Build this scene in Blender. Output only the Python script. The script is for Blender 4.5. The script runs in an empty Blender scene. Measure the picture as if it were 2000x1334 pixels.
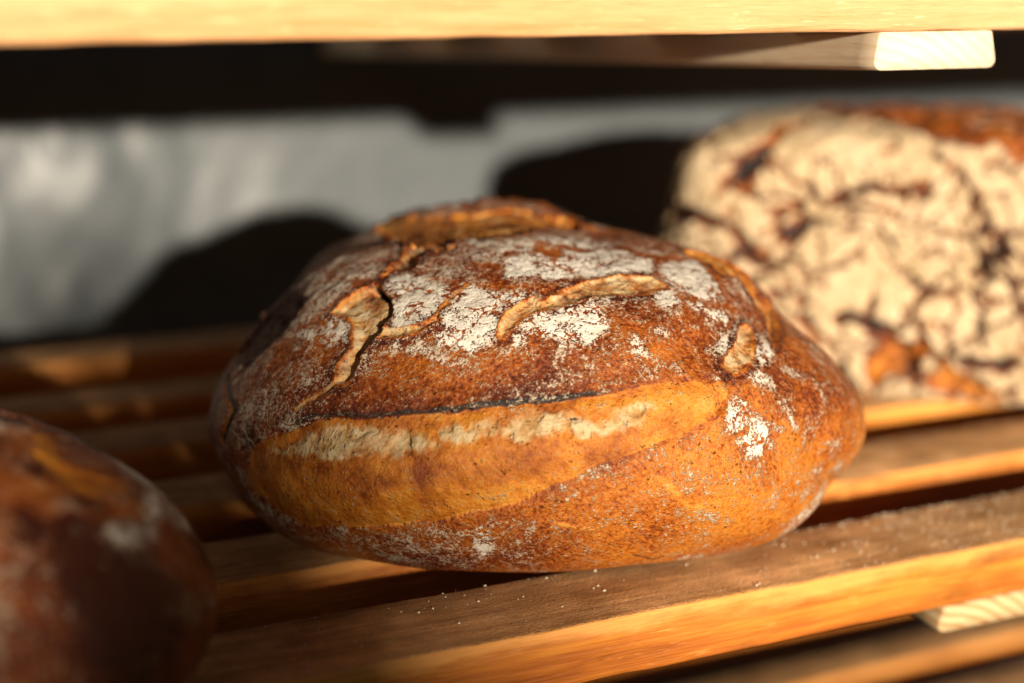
import bpy, math, random
import numpy as np

S = bpy.context.scene
COL = S.collection

# ------------------------------------------------------------------ camera
F_PX = 3280.0
yaw, pitch, roll = math.radians(27.0), math.radians(10.7), math.radians(0.66)
fw = np.array([math.sin(yaw) * math.cos(pitch), math.cos(yaw) * math.cos(pitch), -math.sin(pitch)])
rt = np.array([math.cos(yaw), -math.sin(yaw), 0.0]); up = np.cross(rt, fw)
r2 = rt * math.cos(roll) - up * math.sin(roll); u2 = up * math.cos(roll) + rt * math.sin(roll)
from mathutils import Matrix, Vector
cam_d = bpy.data.cameras.new('camera'); cam = bpy.data.objects.new('camera', cam_d); COL.objects.link(cam)
m = Matrix(((r2[0], u2[0], -fw[0], 0), (r2[1], u2[1], -fw[1], 0), (r2[2], u2[2], -fw[2], 0.20), (0, 0, 0, 1)))
cam.matrix_world = m
cam_d.sensor_width = 36.0; cam_d.lens = F_PX / 2000.0 * 36.0
cam_d.clip_start = 0.01; cam_d.clip_end = 500.0
cam_d.dof.use_dof = True; cam_d.dof.focus_distance = 0.577; cam_d.dof.aperture_fstop = 3.2
cam_d.dof.aperture_blades = 0
S.camera = cam

# ------------------------------------------------------------------ low sun and sky
SUN = Vector((0.13, 1.0, -0.105)).normalized()            # the way the light travels
sun_d = bpy.data.lights.new('sun', 'SUN'); sun = bpy.data.objects.new('sun', sun_d); COL.objects.link(sun)
sun_d.energy = 5.0; sun_d.angle = math.radians(1.4); sun_d.color = (1.0, 0.86, 0.68)
sun.rotation_euler = SUN.to_track_quat('-Z', 'Y').to_euler(); sun.location = (-1, -5, 1)
W = bpy.data.worlds.new('World'); S.world = W; W.use_nodes = True
nt = W.node_tree; nt.nodes.clear()
sky = nt.nodes.new('ShaderNodeTexSky'); sky.sky_type = 'NISHITA'; sky.sun_disc = False
sky.sun_elevation = math.asin(-SUN.z); sky.sun_rotation = math.atan2(-SUN.x, -SUN.y)
bg = nt.nodes.new('ShaderNodeBackground'); bg.inputs['Strength'].default_value = 0.013
wo = nt.nodes.new('ShaderNodeOutputWorld')
nt.links.new(sky.outputs[0], bg.inputs[0]); nt.links.new(bg.outputs[0], wo.inputs[0])
S.view_settings.view_transform = 'Standard'; S.view_settings.look = 'None'
S.view_settings.gamma = 1.0; S.view_settings.use_curve_mapping = False
S.view_settings.exposure = 0.95
S.render.engine = 'CYCLES'
S.cycles.max_bounces = 6; S.cycles.diffuse_bounces = 3; S.cycles.glossy_bounces = 3
S.cycles.sample_clamp_indirect = 4.0
S.cycles.use_denoising = True

# ------------------------------------------------------------------ numpy helpers
_rng = np.random.default_rng(7)
_LAT = _rng.random((64, 64, 64)).astype(np.float32) * 2 - 1

def vnoise(P):
    P = np.asarray(P, np.float32); i = np.floor(P).astype(np.int32); f = P - i
    f = f * f * f * (f * (f * 6 - 15) + 10); i &= 63; j = (i + 1) & 63
    x0, y0, z0 = i.T; x1, y1, z1 = j.T; fx, fy, fz = f.T
    a = _LAT[x0, y0, z0] * (1 - fx) + _LAT[x1, y0, z0] * fx
    b = _LAT[x0, y1, z0] * (1 - fx) + _LAT[x1, y1, z0] * fx
    c = _LAT[x0, y0, z1] * (1 - fx) + _LAT[x1, y0, z1] * fx
    d = _LAT[x0, y1, z1] * (1 - fx) + _LAT[x1, y1, z1] * fx
    return ((a * (1 - fy) + b * fy) * (1 - fz) + (c * (1 - fy) + d * fy) * fz).astype(np.float64)

def fbm(P, s, o=4, g=0.5):
    P = np.asarray(P); r = 0; a = 1.0; t = 0
    for k in range(o):
        r = r + a * vnoise(P * s + 17.3 * k + 5.1); t += a; a *= g; s *= 2.03
    return r / t

def worley(P, s):
    # distance to the nearest cell wall of a jittered 3-D lattice, in cells
    Q = np.asarray(P) * s; I = np.floor(Q).astype(int); f1 = np.full(len(Q), 9.0); f2 = f1.copy()
    for dx in (-1, 0, 1):
        for dy in (-1, 0, 1):
            for dz in (-1, 0, 1):
                J = I + (dx, dy, dz); h = (J * (73, 157, 113)).sum(1)
                j = np.stack([_LAT[h & 63, (h >> 3) & 63, k * 7 + ((h >> 6) & 31)] for k in range(3)], -1) * .5 + .5
                d = np.linalg.norm(J + j - Q, axis=1); m = d < f1
                f2 = np.where(m, f1, np.minimum(f2, d)); f1 = np.where(m, d, f1)
    return f2 - f1

def sst(a, b, x):
    t = np.clip((x - a) / (b - a), 0, 1); return t * t * (3 - 2 * t)

def sd_poly(u, w, pts):
    # signed distance (negative inside) of chart points to a polygon, far points left at 99
    pts = np.array(pts, float); out = np.full(len(u), 99.0)
    lo = pts.min(0) - 8; hi = pts.max(0) + 8
    m = np.where((u > lo[0]) & (u < hi[0]) & (w > lo[1]) & (w < hi[1]))[0]
    x = u[m]; y = w[m]; d = np.full(len(m), 1e9); ins = np.zeros(len(m), bool)
    for k in range(len(pts)):
        a = pts[k]; b = pts[(k + 1) % len(pts)]; e = b - a; L = e @ e + 1e-9
        t = np.clip(((x - a[0]) * e[0] + (y - a[1]) * e[1]) / L, 0, 1)
        d = np.minimum(d, (x - a[0] - t * e[0]) ** 2 + (y - a[1] - t * e[1]) ** 2)
        if abs(e[1]) > 1e-9:
            c = ((a[1] > y) != (b[1] > y)) & (x < e[0] * (y - a[1]) / e[1] + a[0]); ins ^= c
    d = np.sqrt(d); out[m] = np.where(ins, -d, d); return out

def d_line(u, w, pts):
    # distance, side (+ above a line drawn left to right) and position along a polyline
    pts = np.array(pts, float); D = np.full(len(u), 1e9); s = np.zeros(len(u)); T = np.zeros(len(u))
    seg = np.hypot(*np.diff(pts, axis=0).T); cum = np.r_[0, np.cumsum(seg)]
    for k in range(len(pts) - 1):
        a = pts[k]; e = pts[k + 1] - a; L = e @ e + 1e-9
        t = np.clip(((u - a[0]) * e[0] + (w - a[1]) * e[1]) / L, 0, 1)
        dx = u - a[0] - t * e[0]; dy = w - a[1] - t * e[1]; d = np.hypot(dx, dy); m = d < D
        D = np.where(m, d, D); s = np.where(m, np.sign(e[0] * dy - e[1] * dx), s)
        T = np.where(m, (cum[k] + t * seg[k]) / cum[-1], T)
    return D, s, T

def mesh_np(name, V, Fq, mat, parent=None, smooth=True, attrs=None):
    me = bpy.data.meshes.new(name); n = len(V); k = Fq.shape[1]
    me.vertices.add(n); me.vertices.foreach_set('co', np.asarray(V, np.float32).ravel())
    me.loops.add(Fq.size); me.loops.foreach_set('vertex_index', np.asarray(Fq, np.int32).ravel())
    me.polygons.add(len(Fq)); me.polygons.foreach_set('loop_start', np.arange(0, Fq.size, k, dtype=np.int32))
    me.polygons.foreach_set('loop_total', np.full(len(Fq), k, np.int32))
    if smooth: me.polygons.foreach_set('use_smooth', np.ones(len(Fq), bool))
    for a, v in (attrs or {}).items():
        at = me.attributes.new(a, 'FLOAT', 'POINT'); at.data.foreach_set('value', np.asarray(v, np.float32))
    me.update(calc_edges=True); me.validate()
    if mat: me.materials.append(mat)
    o = bpy.data.objects.new(name, me); COL.objects.link(o)
    if parent: o.parent = parent
    return o

def tag(o, label=None, cat=None, group=None, kind=None):
    for k, v in (('label', label), ('category', cat), ('group', group), ('kind', kind)):
        if v: o[k] = v
    return o

def empty(name, loc=(0, 0, 0)):
    o = bpy.data.objects.new(name, None); COL.objects.link(o); o.location = loc; o.empty_display_size = 0.02
    return o

# ------------------------------------------------------------------ node helpers
class NT:
    def __init__(self, name):
        self.m = bpy.data.materials.new(name); self.m.use_nodes = True
        self.t = self.m.node_tree; self.t.nodes.clear()
        self.out = self.t.nodes.new('ShaderNodeOutputMaterial')
        self.b = self.t.nodes.new('ShaderNodeBsdfPrincipled')
        self.t.links.new(self.b.outputs[0], self.out.inputs[0])
        self.co = self.t.nodes.new('ShaderNodeTexCoord').outputs['Object']
    def put(self, sock, v):
        if isinstance(v, bpy.types.NodeSocket): self.t.links.new(v, sock)
        elif isinstance(v, (tuple, list)) and len(v) == 3 and sock.type == 'RGBA': sock.default_value = (*v, 1)
        else: sock.default_value = v
    def attr(self, n):
        a = self.t.nodes.new('ShaderNodeAttribute'); a.attribute_name = n; return a.outputs['Fac']
    def math(self, op, a, b=0.5, c=None, clamp=False):
        n = self.t.nodes.new('ShaderNodeMath'); n.operation = op; n.use_clamp = clamp
        self.put(n.inputs[0], a); self.put(n.inputs[1], b)
        if c is not None: self.put(n.inputs[2], c)
        return n.outputs[0]
    def ss(self, x, a, b):
        n = self.t.nodes.new('ShaderNodeMapRange'); n.interpolation_type = 'SMOOTHSTEP'
        self.put(n.inputs[0], x); self.put(n.inputs[1], a); self.put(n.inputs[2], b)
        self.put(n.inputs[3], 0.0); self.put(n.inputs[4], 1.0); return n.outputs[0]
    def mapping(self, v, scale=(1, 1, 1), loc=(0, 0, 0), rot=(0, 0, 0)):
        n = self.t.nodes.new('ShaderNodeMapping'); self.put(n.inputs[0], v)
        self.put(n.inputs[1], loc); n.inputs[2].default_value = rot; n.inputs[3].default_value = scale; return n.outputs[0]
    def noise(self, v, scale, detail=4, rough=0.55, dist=0.0):
        n = self.t.nodes.new('ShaderNodeTexNoise'); self.put(n.inputs['Vector'], v)
        n.inputs['Scale'].default_value = scale; n.inputs['Detail'].default_value = detail
        n.inputs['Roughness'].default_value = rough; n.inputs['Distortion'].default_value = dist
        return n.outputs['Fac']
    def noisec(self, v, scale, detail=3):
        n = self.t.nodes.new('ShaderNodeTexNoise'); self.put(n.inputs['Vector'], v)
        n.inputs['Scale'].default_value = scale; n.inputs['Detail'].default_value = detail; return n.outputs['Color']
    def warp(self, v, scale, amt, detail=3):
        c = self.noisec(v, scale, detail)
        a = self.t.nodes.new('ShaderNodeVectorMath'); a.operation = 'SUBTRACT'; self.put(a.inputs[0], c); a.inputs[1].default_value = (.5, .5, .5)
        b = self.t.nodes.new('ShaderNodeVectorMath'); b.operation = 'SCALE'; self.put(b.inputs[0], a.outputs[0]); b.inputs['Scale'].default_value = amt
        d = self.t.nodes.new('ShaderNodeVectorMath'); d.operation = 'ADD'; self.put(d.inputs[0], v); self.put(d.inputs[1], b.outputs[0])
        return d.outputs[0]
    def voro(self, v, scale, feature='F1', rnd=1.0):
        n = self.t.nodes.new('ShaderNodeTexVoronoi'); n.feature = feature; self.put(n.inputs['Vector'], v)
        n.inputs['Scale'].default_value = scale; n.inputs['Randomness'].default_value = rnd
        return n
    def mix(self, f, a, b, mode='MIX'):
        n = self.t.nodes.new('ShaderNodeMix'); n.data_type = 'RGBA'; n.blend_type = mode
        self.put(n.inputs[0], f); self.put(n.inputs[6], a); self.put(n.inputs[7], b); return n.outputs[2]
    def ramp(self, x, stops):
        n = self.t.nodes.new('ShaderNodeValToRGB'); self.put(n.inputs[0], x); e = n.color_ramp.elements
        while len(e) < len(stops): e.new(0.5)
        for k, (p, c) in enumerate(stops): e[k].position = p; e[k].color = (*c, 1)
        return n.outputs[0]
    def bump(self, h, dist, strength=1.0, normal=None):
        n = self.t.nodes.new('ShaderNodeBump'); n.inputs['Strength'].default_value = strength
        n.inputs['Distance'].default_value = dist; self.put(n.inputs['Height'], h)
        if normal is not None: self.put(n.inputs['Normal'], normal)
        return n.outputs[0]
    def done(self, color, rough=0.6, normal=None, spec=0.3):
        self.put(self.b.inputs['Base Color'], color); self.put(self.b.inputs['Roughness'], rough)
        self.put(self.b.inputs['Specular IOR Level'], spec)
        if normal is not None: self.put(self.b.inputs['Normal'], normal)
        return self.m
def nrm(v):
    return v / np.linalg.norm(v, axis=-1, keepdims=True)

def smin(a, b, k):
    h = np.clip(0.5 + 0.5 * (b - a) / k, 0, 1)
    return b * (1 - h) + a * h - k * h * (1 - h)

def ell(P, c, s, p=2.0):
    # distance-like value of a (super)ellipsoid
    q = np.abs((P - np.array(c)) / np.array(s))
    n = (q ** p).sum(-1) ** (1.0 / p)
    return (n - 1.0) * min(s)

def radial(D, field, rmax=0.26, planes=((0, 0, 1, .045),), fk=0.010):
    # radius of an implicit body along unit directions D (star shaped about 0), cut by planes n.P >= -d
    lo = np.zeros(len(D)); hi = np.full(len(D), rmax)
    for _ in range(26):
        m = 0.5 * (lo + hi)
        ins = field(D * m[:, None]) < 0
        lo = np.where(ins, m, lo); hi = np.where(ins, hi, m)
    r = 0.5 * (lo + hi)
    for nx, ny, nz, d in planes:
        dz = D @ np.array([nx, ny, nz], float)
        rp = np.where(dz < -1e-3, d / np.maximum(-dz, 1e-3), 9.0)
        r = np.where(rp < 5, smin(r, np.minimum(rp, 1.0), fk), r)
    return r

TILT = 0.09                     # the loaf shelf rises a little towards the back
def tilt_plane(C, M, y0, z0, s=1.0):
    # the plane of the shelf seen from a loaf's centre C with axes M
    n = M @ np.array([0, -TILT, 1.0]); d = ((C[2] - z0) - TILT * (C[1] - y0)) / s
    return (n[0], n[1], n[2], d)
LOAF_C = np.array([0.3294, 0.6041, 0.045]); LOAF_H = math.radians(28.0)
E1 = np.array([math.cos(LOAF_H), -math.sin(LOAF_H), 0.0]); E2 = np.array([math.sin(LOAF_H), math.cos(LOAF_H), 0.0])
E3 = np.array([0.0, 0.0, 1.0]); LOAF_M = np.stack([E1, E2, E3])      # rows: the loaf's own axes in the world

LOAF_PLANES = ((0, 0, 1, .045), tilt_plane(LOAF_C, LOAF_M, .514, 0.0))

def loaf_field(P):
    r = smin(ell(P, (-.0159, -.0252, .0093), (.1191, .1115, .0666), 2.15), ell(P, (-.0324, .0454, .0094), (.0913, .0702, .0677)), .02)
    for c, s in (((.0716, .0263, -.0171), (.0534, .0708, .0376)), ((-.0899, .0171, -.0027), (.0477, .0566, .0371)),
                 ((-.0006, -.0477, -.004), (.1147, .0685, .0486))):
        r = smin(r, ell(P, c, s), .018)
    return r

def chart(D, A, X, Y):
    # azimuthal chart in degrees round the fixed axis A of a loaf
    ca = np.clip(D @ A, -1, 1); th = np.degrees(np.arccos(ca))
    x = D @ X; y = D @ Y; n = np.maximum(np.hypot(x, y), 1e-9)
    return th * x / n, th * y / n, th
def chart_axes(A):
    A = nrm(np.array(A, float)); X = nrm(np.cross(np.array([0, 0, 1.0]), -A) * -1.0); Y = np.cross(A, X)
    return A, (X if X[0] > 0 else -X), (Y if Y[2] > 0 else -Y)
LOAF_A, LOAF_X, LOAF_Y = chart_axes([-0.013, -0.974, 0.222])

def apply_k(D, r, K, A, X, Y):
    # slow waviness of the outline round the axis A (K at equal steps of the angle)
    ang = np.arctan2(D @ Y, D @ X); n = len(K)
    f = (ang + math.pi) / (2 * math.pi) * n - 0.5
    i = np.floor(f).astype(int); t = f - i; K = np.asarray(K)
    k = K[i % n] * (1 - t) + K[(i + 1) % n] * t
    w = np.clip(np.hypot(D @ X, D @ Y) * 1.35 - 0.2, 0, 1)
    return r * (1 + (k - 1) * w)
# marks on the loaf in its own chart (degrees round LOAF_A)
LOAF_K = [1.014,1.018,1.013,1.007,1.006,1.01,1.017,1.024,1.03,1.029,1.023,1.014,1.005,0.999,0.995,0.993,0.991,0.989,0.984,0.978,0.972,0.968,0.965,0.964,0.962,0.961,0.96,0.96,0.959,0.957,0.955,0.954,0.951,0.949,0.948,0.947,0.948,0.949,0.952,0.954,0.958,0.964,0.971,0.978,0.985,0.993,1.002,1.01,1.016,1.016,1.011,1.0,0.986,0.974,0.968,0.974,0.985,0.996,1.002,1.005,1.006,1.003,0.999,0.992,0.982,0.969,0.962,0.966,0.979,0.994,1.008,1.017,1.02,1.016,1.01,1.007,1.004,1.0,0.998,0.997,0.996,0.993,0.988,0.98,0.973,0.968,0.968,0.972,0.978,0.985,0.991,0.997,1.002,1.005,1.006,1.007,1.008,1.006,1.002,0.997,0.994,0.993,0.994,0.995,0.995,0.994,0.996,1.004,1.01,1.011,1.004,0.993,0.982,0.973,0.969,0.969,0.974,0.982,0.993,1.005]
FLOUR = [([(-81.3,59.6),(-66.2,63.5),(-52.5,49.4),(-37.3,37.4),(-35.4,29.3),(-34.6,22.8),(-38.1,20.0),(-39.9,15.8),(-41.1,15.1),(-43.6,11.9),(-52.2,12.7),(-58.2,14.5),(-69.8,24.4),(-69.6,31.0),(-86.7,43.4),(-85.7,47.7),(-85.0,53.3)],0.68),
([(-59.5,14.3),(-51.0,12.6),(-43.8,12.2),(-40.1,14.7),(-35.3,13.8),(-33.3,11.1),(-33.0,8.7),(-36.7,8.2),(-42.3,9.5),(-51.0,11.6)],0.8),
([(-70.2,9.7),(-60.6,11.2),(-49.8,7.1),(-50.7,4.0),(-43.8,2.5),(-39.9,5.3),(-36.0,5.6),(-33.7,5.2),(-33.1,3.5),(-36.2,1.4),(-38.9,-0.9),(-41.6,-3.4),(-50.6,-5.3),(-67.1,-5.8),(-65.7,-1.6)],0.56),
([(-32.8,23.2),(-30.6,24.6),(-25.8,23.6),(-19.1,21.0),(-18.0,19.2),(-18.9,16.1),(-18.9,13.6),(-20.7,12.3),(-23.1,11.5),(-26.8,12.0),(-26.6,13.8),(-27.8,15.5),(-28.2,17.4),(-31.7,20.1)],0.95),
([(-17.5,21.7),(-12.8,20.2),(-6.5,19.2),(-3.4,18.0),(-8.3,14.5),(-8.5,11.2),(-10.1,8.1),(-12.6,6.1),(-16.3,7.0),(-18.9,9.2),(-18.4,12.6),(-18.3,16.8)],0.97),
([(-26.9,9.3),(-20.7,9.7),(-19.7,8.5),(-17.5,7.5),(-13.0,5.9),(-12.9,4.5),(-14.8,3.6),(-20.7,5.5),(-24.5,6.6),(-26.4,8.4)],0.66),
([(-24.6,34.1),(-24.9,39.7),(-20.7,43.0),(-14.1,38.9),(-6.1,48.3),(-4.4,33.6),(-10.7,32.2),(-12.8,27.9),(-23.1,29.7)],0.72),
([(-27.2,25.9),(-22.5,28.2),(-17.8,26.7),(-17.4,23.3),(-19.3,21.5),(-25.8,23.6)],0.6),
([(-9.4,31.3),(-3.8,33.4),(-0.5,29.7),(2.1,36.3),(7.4,35.7),(11.5,38.6),(17.8,38.0),(19.6,35.0),(23.3,33.8),(20.7,26.8),(17.4,25.6),(12.4,25.7),(8.2,24.4),(4.6,24.3),(1.0,23.2),(-3.5,22.7),(-9.8,23.0),(-11.7,29.4)],0.97),
([(-7.9,48.2),(0.4,48.0),(9.5,50.6),(18.0,45.2),(16.4,39.6),(7.7,38.3),(-0.5,37.7),(-6.1,41.1)],0.85),
([(23.2,31.1),(28.3,33.5),(38.1,37.7),(35.3,30.5),(35.0,26.7),(34.8,23.5),(34.1,19.5),(30.3,18.9),(25.3,20.4),(22.4,22.4),(21.3,24.6)],0.97),
([(18.0,45.2),(26.0,43.5),(31.8,39.7),(28.0,36.3),(20.4,37.3)],0.6),
([(17.9,18.9),(20.0,21.0),(22.5,21.5),(24.4,18.6),(23.9,16.5),(19.9,16.3),(17.7,17.1)],0.95),
([(25.0,18.3),(27.9,19.2),(29.3,16.9),(26.8,15.8),(24.9,16.3)],0.9),
([(28.9,16.9),(33.7,18.0),(34.8,15.6),(39.4,15.5),(32.3,13.6),(28.4,14.5)],0.88),
([(-6.8,7.6),(-6.7,10.1),(-5.3,13.1),(-2.7,15.0),(0.8,16.2),(5.0,16.6),(6.0,17.9),(7.8,16.6),(8.4,13.8),(7.7,10.9),(6.1,8.3),(3.8,8.0),(0.7,7.7),(-0.7,9.7),(-3.9,10.1),(-5.3,7.9)],0.97),
([(8.0,17.8),(10.4,18.9),(10.4,17.1),(8.7,16.2)],0.9),
([(10.5,9.0),(12.7,10.4),(14.3,8.8),(13.7,6.4),(12.1,6.0),(10.8,7.4)],0.9),
([(13.7,11.1),(15.6,11.8),(18.8,12.4),(18.4,10.3),(16.0,9.8)],0.8),
([(2.3,5.2),(7.3,7.1),(8.4,4.8),(14.4,7.1),(18.9,6.9),(21.6,4.5),(16.8,3.5),(9.4,2.6),(4.3,1.1),(2.0,1.7)],0.42),
([(31.3,3.8),(34.7,5.3),(37.3,3.9),(37.7,2.3),(34.6,2.0),(32.4,2.9)],0.88),
([(41.1,13.8),(46.2,14.1),(40.6,7.9),(36.2,5.8),(35.4,7.6)],0.88),
([(46.1,12.5),(45.5,10.9),(44.2,8.1),(41.7,7.6)],0.82),
([(39.8,6.2),(43.3,6.1),(47.6,4.5),(44.4,3.4),(40.8,4.7)],0.74),
([(25.2,8.5),(28.8,10.9),(34.5,13.5),(31.7,9.3),(27.7,7.2)],0.78),
([(26.0,-1.1),(28.6,0.8),(30.2,-0.6),(32.6,-3.0),(34.1,-3.2),(36.5,-4.6),(37.2,-5.6),(35.0,-5.3),(36.6,-8.8),(34.1,-8.0),(31.5,-6.7),(27.8,-5.6),(25.7,-4.3)],0.84),
([(28.7,-6.5),(30.2,-5.9),(32.5,-6.7),(34.2,-8.4),(33.5,-9.8),(31.8,-9.9),(29.9,-9.0),(28.8,-7.6)],1.05),
([(37.5,-0.3),(39.4,0.1),(41.3,-3.3),(41.8,-6.1),(40.1,-5.4)],0.72),
([(33.2,0.8),(35.3,0.2),(35.9,-0.7),(33.9,-0.4)],0.75),
([(17.5,-6.9),(19.2,-5.9),(20.8,-5.5),(20.8,-6.6),(18.7,-7.3)],0.72),
([(57.5,-16.1),(61.1,-20.5),(58.7,-24.2),(53.3,-29.1),(48.8,-32.8),(46.3,-32.9),(45.5,-29.5),(44.2,-23.5),(50.9,-20.2),(54.5,-17.1)],0.66),
([(51.2,-10.4),(57.0,-12.3),(64.5,-16.9),(62.4,-19.6),(56.4,-14.9)],0.6),
([(21.3,-29.6),(32.9,-32.7),(40.2,-34.3),(30.3,-35.2),(23.7,-35.0)],0.6),
([(-40.8,-19.9),(-35.0,-20.6),(-29.9,-20.5),(-18.5,-18.5),(-11.9,-17.3),(-8.2,-16.9),(-3.2,-18.3),(-3.7,-29.2),(-12.7,-28.3),(-23.3,-31.5),(-28.6,-31.9),(-33.5,-26.5),(-36.5,-24.0),(-41.0,-23.6)],0.46),
([(-14.1,-19.9),(-10.9,-18.1),(-9.7,-21.3),(-11.3,-27.2),(-13.9,-25.9),(-14.5,-23.0)],0.8),
([(-18.8,-19.3),(-15.9,-18.8),(-16.4,-21.0),(-18.8,-22.0)],0.66),
([(-52.3,-14.3),(-50.3,-15.2),(-46.6,-17.1),(-45.4,-20.2),(-44.2,-23.7),(-43.9,-27.8),(-46.3,-24.8),(-48.5,-20.4),(-52.2,-17.5)],0.66),
([(-53.1,-3.7),(-48.2,-3.0),(-47.1,-6.1),(-51.6,-10.0),(-55.1,-10.4),(-53.1,-7.3)],0.5)]
GOLD = [(-47.8,-7.0),(-49.0,-9.4),(-52.3,-14.3),(-48.3,-16.1),(-45.3,-18.3),(-40.7,-19.9),(-32.7,-19.7),(-26.6,-19.3),(-18.5,-18.2),(-13.1,-16.7),(-6.8,-15.5),(-2.8,-13.7),(4.0,-10.8),(8.3,-9.4),(12.3,-7.8),(18.3,-5.9),(22.8,-3.9),(25.4,-2.2),(27.7,0.7),(26.6,3.2),(21.9,2.7),(17.4,2.6),(12.4,2.0),(8.5,1.0),(3.1,0.2),(-2.8,-0.3),(-10.0,-1.1),(-15.0,-1.9),(-20.4,-2.3),(-27.9,-2.7),(-34.4,-2.7),(-39.7,-4.2)]
CRUMB = [[(-44.4,-7.2),(-40.9,-7.3),(-39.6,-6.3),(-36.0,-4.7),(-33.5,-3.9),(-31.0,-3.7),(-29.4,-4.0),(-27.8,-3.5),(-25.0,-4.1),(-21.5,-4.0),(-18.8,-4.7),(-16.7,-5.9),(-16.2,-6.9),(-18.7,-7.8),(-22.0,-7.6),(-27.3,-8.0),(-31.2,-8.4),(-33.1,-8.2),(-34.3,-7.9),(-38.8,-8.1),(-41.8,-8.3)],
[(-17.1,-4.3),(-16.2,-3.4),(-13.4,-3.0),(-12.4,-4.1),(-9.1,-2.5),(-5.2,-2.5),(-3.2,-1.8),(-6.4,-2.3),(-2.6,-1.8),(1.2,-1.5),(3.6,-2.3),(5.9,-3.3),(8.4,-1.7),(12.0,-0.3),(14.7,-0.9),(15.2,-2.3),(12.3,-3.6),(9.4,-4.7),(7.2,-5.1),(4.0,-5.3),(0.1,-5.3),(-3.7,-5.8),(-6.4,-6.3),(-10.0,-5.7),(-12.2,-6.1),(-14.6,-5.5),(-16.4,-5.9)]]
CRACKS = [([(-34.0,21.6),(-35.7,19.7),(-37.7,18.4),(-38.9,15.3),(-37.4,14.6),(-35.2,14.1),(-33.7,12.3),(-32.7,10.1),(-32.0,8.0),(-32.9,6.1),(-33.0,4.9),(-32.6,3.4),(-32.7,2.4),(-31.8,2.1),(-30.8,2.2),(-30.2,3.6),(-29.5,5.1),(-29.6,6.3),(-29.5,7.2),(-28.4,9.1),(-28.0,9.9),(-27.6,10.7),(-27.7,12.0),(-27.3,13.8),(-27.6,15.9),(-29.0,17.9),(-31.2,19.2),(-32.4,20.7)],4.5),
([(-28.1,10.2),(-27.7,11.7),(-22.5,11.5),(-20.4,12.3),(-19.2,13.7),(-18.3,12.3),(-21.7,10.4),(-24.8,9.7),(-27.6,9.7)],1.6),
([(-33.9,21.7),(-33.1,23.7),(-32.3,25.0),(-31.7,26.3),(-28.3,26.6),(-31.7,36.3),(-38.3,39.7),(-35.3,33.4),(-33.6,25.5)],2.5),
([(-70.4,66.1),(-60.1,57.5),(-38.1,39.4),(-31.3,35.9),(-25.0,34.3),(-26.9,42.4),(-18.2,41.5),(-12.2,43.8),(-7.0,54.6),(2.0,56.5),(11.9,78.0),(10.8,89.3),(1.6,90.6),(-12.2,92.4),(-25.5,91.6),(-32.0,86.1),(-35.7,82.7),(-46.7,79.4),(-57.4,77.0),(-69.3,77.4),(-73.5,73.8)],2.5),
([(-8.8,13.0),(-8.3,14.5),(-5.9,16.8),(-4.1,18.2),(-2.8,16.6),(-0.0,18.9),(4.4,22.5),(8.9,24.4),(12.7,25.4),(16.6,25.5),(20.0,25.3),(21.1,23.9),(21.9,22.0),(17.1,19.6),(13.5,19.2),(10.1,18.9),(5.7,18.0),(1.5,16.2),(-1.5,15.4),(-3.4,14.6),(-5.6,13.4),(-7.1,11.3),(-8.6,9.4),(-9.3,10.0)],1.8),
([(35.8,14.1),(38.2,14.8),(38.7,13.5),(36.5,9.5),(34.7,6.9),(31.7,4.8),(29.2,4.0),(27.2,5.3),(29.0,7.2),(32.0,9.7)],1.8),
([(35.8,42.0),(45.2,45.3),(50.2,37.7),(51.8,34.9),(52.7,27.9),(61.2,25.7),(49.2,15.1),(41.9,10.1),(43.3,12.2),(48.5,19.4),(44.9,24.0),(43.6,29.2),(39.1,29.8),(39.9,34.8),(35.2,36.7)],1.0)]
HOLES = [([(-34.0,21.0),(-32.6,20.6),(-31.0,19.0),(-28.8,17.4),(-27.8,15.9),(-27.6,14.5),(-28.4,14.3),(-29.2,16.8),(-31.3,18.0),(-33.9,19.0)],4),
([(26.1,4.0),(28.0,3.7),(29.0,2.4),(27.6,2.8)],3),
([(25.4,-1.7),(26.3,-0.8),(26.8,-1.0),(25.8,-2.3),(24.1,-2.0)],2.5),
([(24.1,-1.8),(24.3,-2.3),(22.8,-2.9),(20.7,-4.1),(20.3,-4.0),(22.5,-2.6)],1.5),
([(1.3,-2.8),(2.4,-2.3),(3.7,-2.5),(3.7,-3.0),(1.9,-3.3)],1.5),
([(-70.2,29.0),(-50.2,20.7),(-49.8,13.3),(-53.6,7.7),(-56.3,5.7),(-70.3,10.2),(-71.7,19.0),(-71.7,25.1)],0)]
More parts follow.
